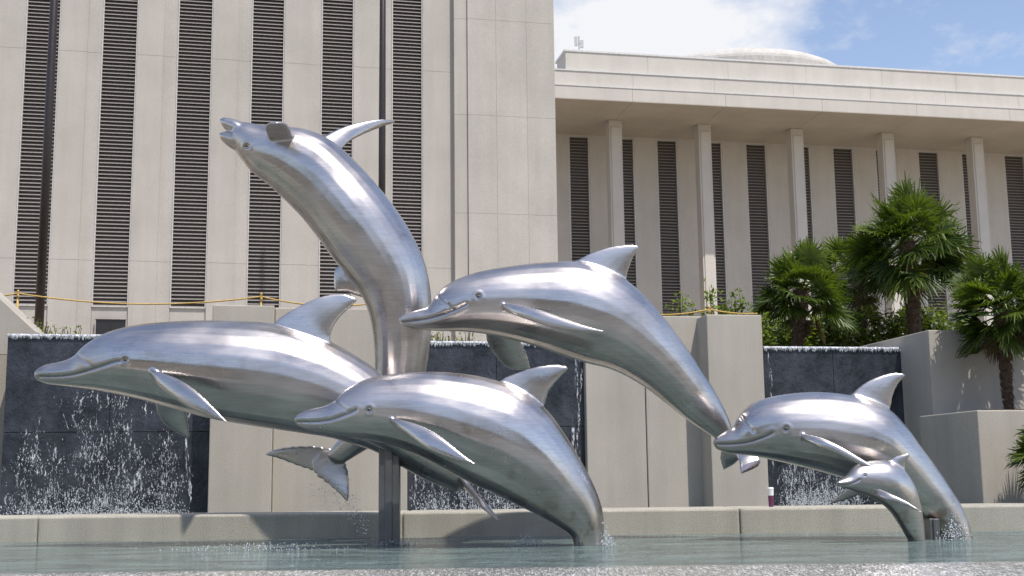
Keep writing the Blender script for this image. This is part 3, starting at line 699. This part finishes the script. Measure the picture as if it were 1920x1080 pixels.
# D
dolphin("steel dolphin leaping high with long tapering tail",10.72,11.1,
 [(750,594,753,610,10),(775,583,778,617,18),(803,574,812,620,27),(818,553,845,621,38),(845,530,875,622,48),(895,511,915,627,60),(955,500,960,637,70),(1020,493,1010,651,78),(1085,492,1060,668,82),(1140,507,1100,681,82),(1182,532,1138,690,76),(1218,566,1172,704,70),(1255,610,1212,728,60),(1290,657,1250,757,48),(1320,702,1285,785,38),(1346,744,1315,805,28),(1365,782,1340,822,20),(1374,810,1354,835,15)],
 [[(1194,459,1198,467,3,.12),(1165,459,1188,484,5,.12),(1130,466,1179,507,8,.13),(1095,480,1173,530,11,.14),(1065,500,1160,555,13,.15),(1060,525,1150,580,13,.15)],
  [(1133,620,1129,623,3,-.62),(1095,609,1085,623,6,-.57),(1050,594,1035,614,9,-.5),(1010,580,995,602,11,-.42),(970,571,962,590,12,-.33),(940,568,945,582,10,-.2)],
  [(996,692,988,694,3,.5),(990,668,955,692,6,.45),(980,645,930,670,9,.38),(965,620,912,640,10,.28),(950,600,910,610,9,.18)],
  [(1356,881,1360,880,3,.55),(1350,862,1374,873,5,.5),(1353,838,1386,862,7,.45),(1362,812,1392,845,8,.4)],
  [(1392,889,1389,887,3,.2),(1425,872,1386,876,5,.25),(1420,848,1383,862,7,.32),(1385,812,1368,838,8,.38)]],
 [(755,604),(790,600),(825,592),(855,580),(874,570)],(897,556),5.5,grooves=[[(822,556),(836,568),(848,580)]])
# E
dolphin("steel mother dolphin diving above a calf",10.55,10.68,
 [(1341,820,1344,842,12),(1358,809,1365,850,21),(1374,800,1395,853,30),(1388,776,1420,857,42),(1415,754,1450,863,54),(1460,741,1490,872,66),(1520,735,1530,882,74),(1575,738,1565,892,78),(1625,748,1600,902,78),(1665,768,1640,915,72),(1695,798,1668,930,64),(1722,835,1692,947,57),(1750,872,1713,965,50),(1780,915,1735,985,44),(1804,955,1752,1002,38),(1820,1000,1765,1017,34),(1826,1045,1772,1045,32)],
 [[(1693,699,1697,706,3,.05),(1670,699,1684,721,5,.05),(1640,708,1674,744,8,.05),(1612,724,1669,768,11,.06),(1590,745,1655,795,13,.06)],
  [(1660,886,1655,888,3,-.56),(1620,862,1612,872,6,-.53),(1580,838,1570,852,8,-.48),(1545,822,1535,840,10,-.42),(1515,814,1510,828,10,-.32),(1490,812,1498,824,9,-.2)]],
 [(1346,833),(1375,833),(1405,829),(1432,820),(1448,812)],(1474,804),5.5,grooves=[[(1390,780),(1402,796),(1412,808)]])
# F calf
dolphin("small steel dolphin calf beside its mother",9.98,10.3,
 [(1569,902,1571,911,7),(1580,896,1585,915,12),(1590,888,1599,920,18),(1604,872,1617,926,25),(1632,864,1638,936,32),(1664,864,1660,950,36),(1692,879,1674,965,36),(1712,907,1682,977,33),(1723,938,1690,990,27),(1730,970,1697,1003,22),(1733,1000,1703,1015,18),(1734,1045,1707,1045,16)],
 [[(1704,849,1706,855,2.5,.12),(1690,852,1698,868,4,.12),(1672,859,1697,884,6,.13),(1655,872,1695,905,9,.14)],
  [(1730,960,1725,960,2.5,-.3),(1705,942,1698,950,4,-.27),(1675,927,1665,939,6,-.23),(1650,917,1645,932,7,-.15),(1635,914,1635,925,6,-.05)],
  [(1553,945,1556,946,2.5,.3),(1575,925,1590,937,4,.22),(1600,910,1615,927,7,.12)]],
 [(1573,908),(1588,909),(1602,905),(1612,899)],(1622,891),3.2,voxel=0.009)
# posts
def post(u0,u1,vt,Y,label):
    a=at(u0,vt,Y); b=at(u1,vt,Y); w_=(b.x-a.x)/2; g=MB(); H=a.z+0.5
    g.box(-w_,w_,-.07,.07,0,H,M_post); g.box(-w_*0.35,w_*0.35,-.085,-.0705,0,H,M_post)
    o=g.obj("support_post",bevel=0.006); o.location=((a.x+b.x)/2,Y,-0.5); info(o,label,"post")
post(712,750,790,10.75,"dark rectangular steel post carrying the upper dolphins")
post(1078,1110,985,10.16,"short steel plate post under the dolphin tail")
post(1737,1756,972,10.5,"short steel post beside the dolphin calf")
p=at(1446,948,12.45); g=MB()
g.tube([(0,0,0),(0,0,.11)],[.024,.028],M_cupp,20); g.tube([(0,0,.1101),(0,0,.17)],[.028,.03],M_cupw,20); g.tube([(0,0,.1702),(0,0,.18),(0,0,.19)],[.032,.032,.025],M_cupw,20)
o=g.obj("drinking_cup",smooth=False); o.location=(p.x,12.45,0.237); info(o,"white and purple lidded cup standing on stone coping","cup")
def splash(u,v,Y,wd,ht,n,label):
    it=[]
    c=at(u,v,Y)
    for q in range(n):
        a=random.gauss(0,wd); h=abs(random.gauss(0,ht))*math.exp(-abs(a)/wd*0.7)
        it.append(((c.x+a,Y+random.gauss(0,wd*.6),max(0.0,h)),random.uniform(.002,.006),random.uniform(1,2.5)))
    drops(it,"water_splash",label=label)
splash(992,1018,10.3,.07,.07,260,"small white bubbling jet in the pool")
splash(1137,1018,10.1,.03,.09,200,"white splash where a dolphin tail meets water")
splash(1792,1003,10.35,.06,.14,320,"white splash around the diving dolphin tail")
splash(735,1020,10.7,.08,.03,180,"ripple splash around the steel post")
splash(480,1030,10.3,.35,.025,260,"scattered droplets falling on the pool")
it=[]
for q in range(480):
    t=random.random(); u=600+95*t+random.gauss(0,8+14*(1-t)); v=915+95*t*t+random.gauss(0,14*(1-t)+5); it.append((tuple(at(u,v,10.9+random.gauss(0,.05))),random.uniform(.0015,.004),random.uniform(1,3)))
it=[i for i in it if i[0][2]>0]
drops(it,"water_splash",label="arc of droplets thrown off a tail fluke")
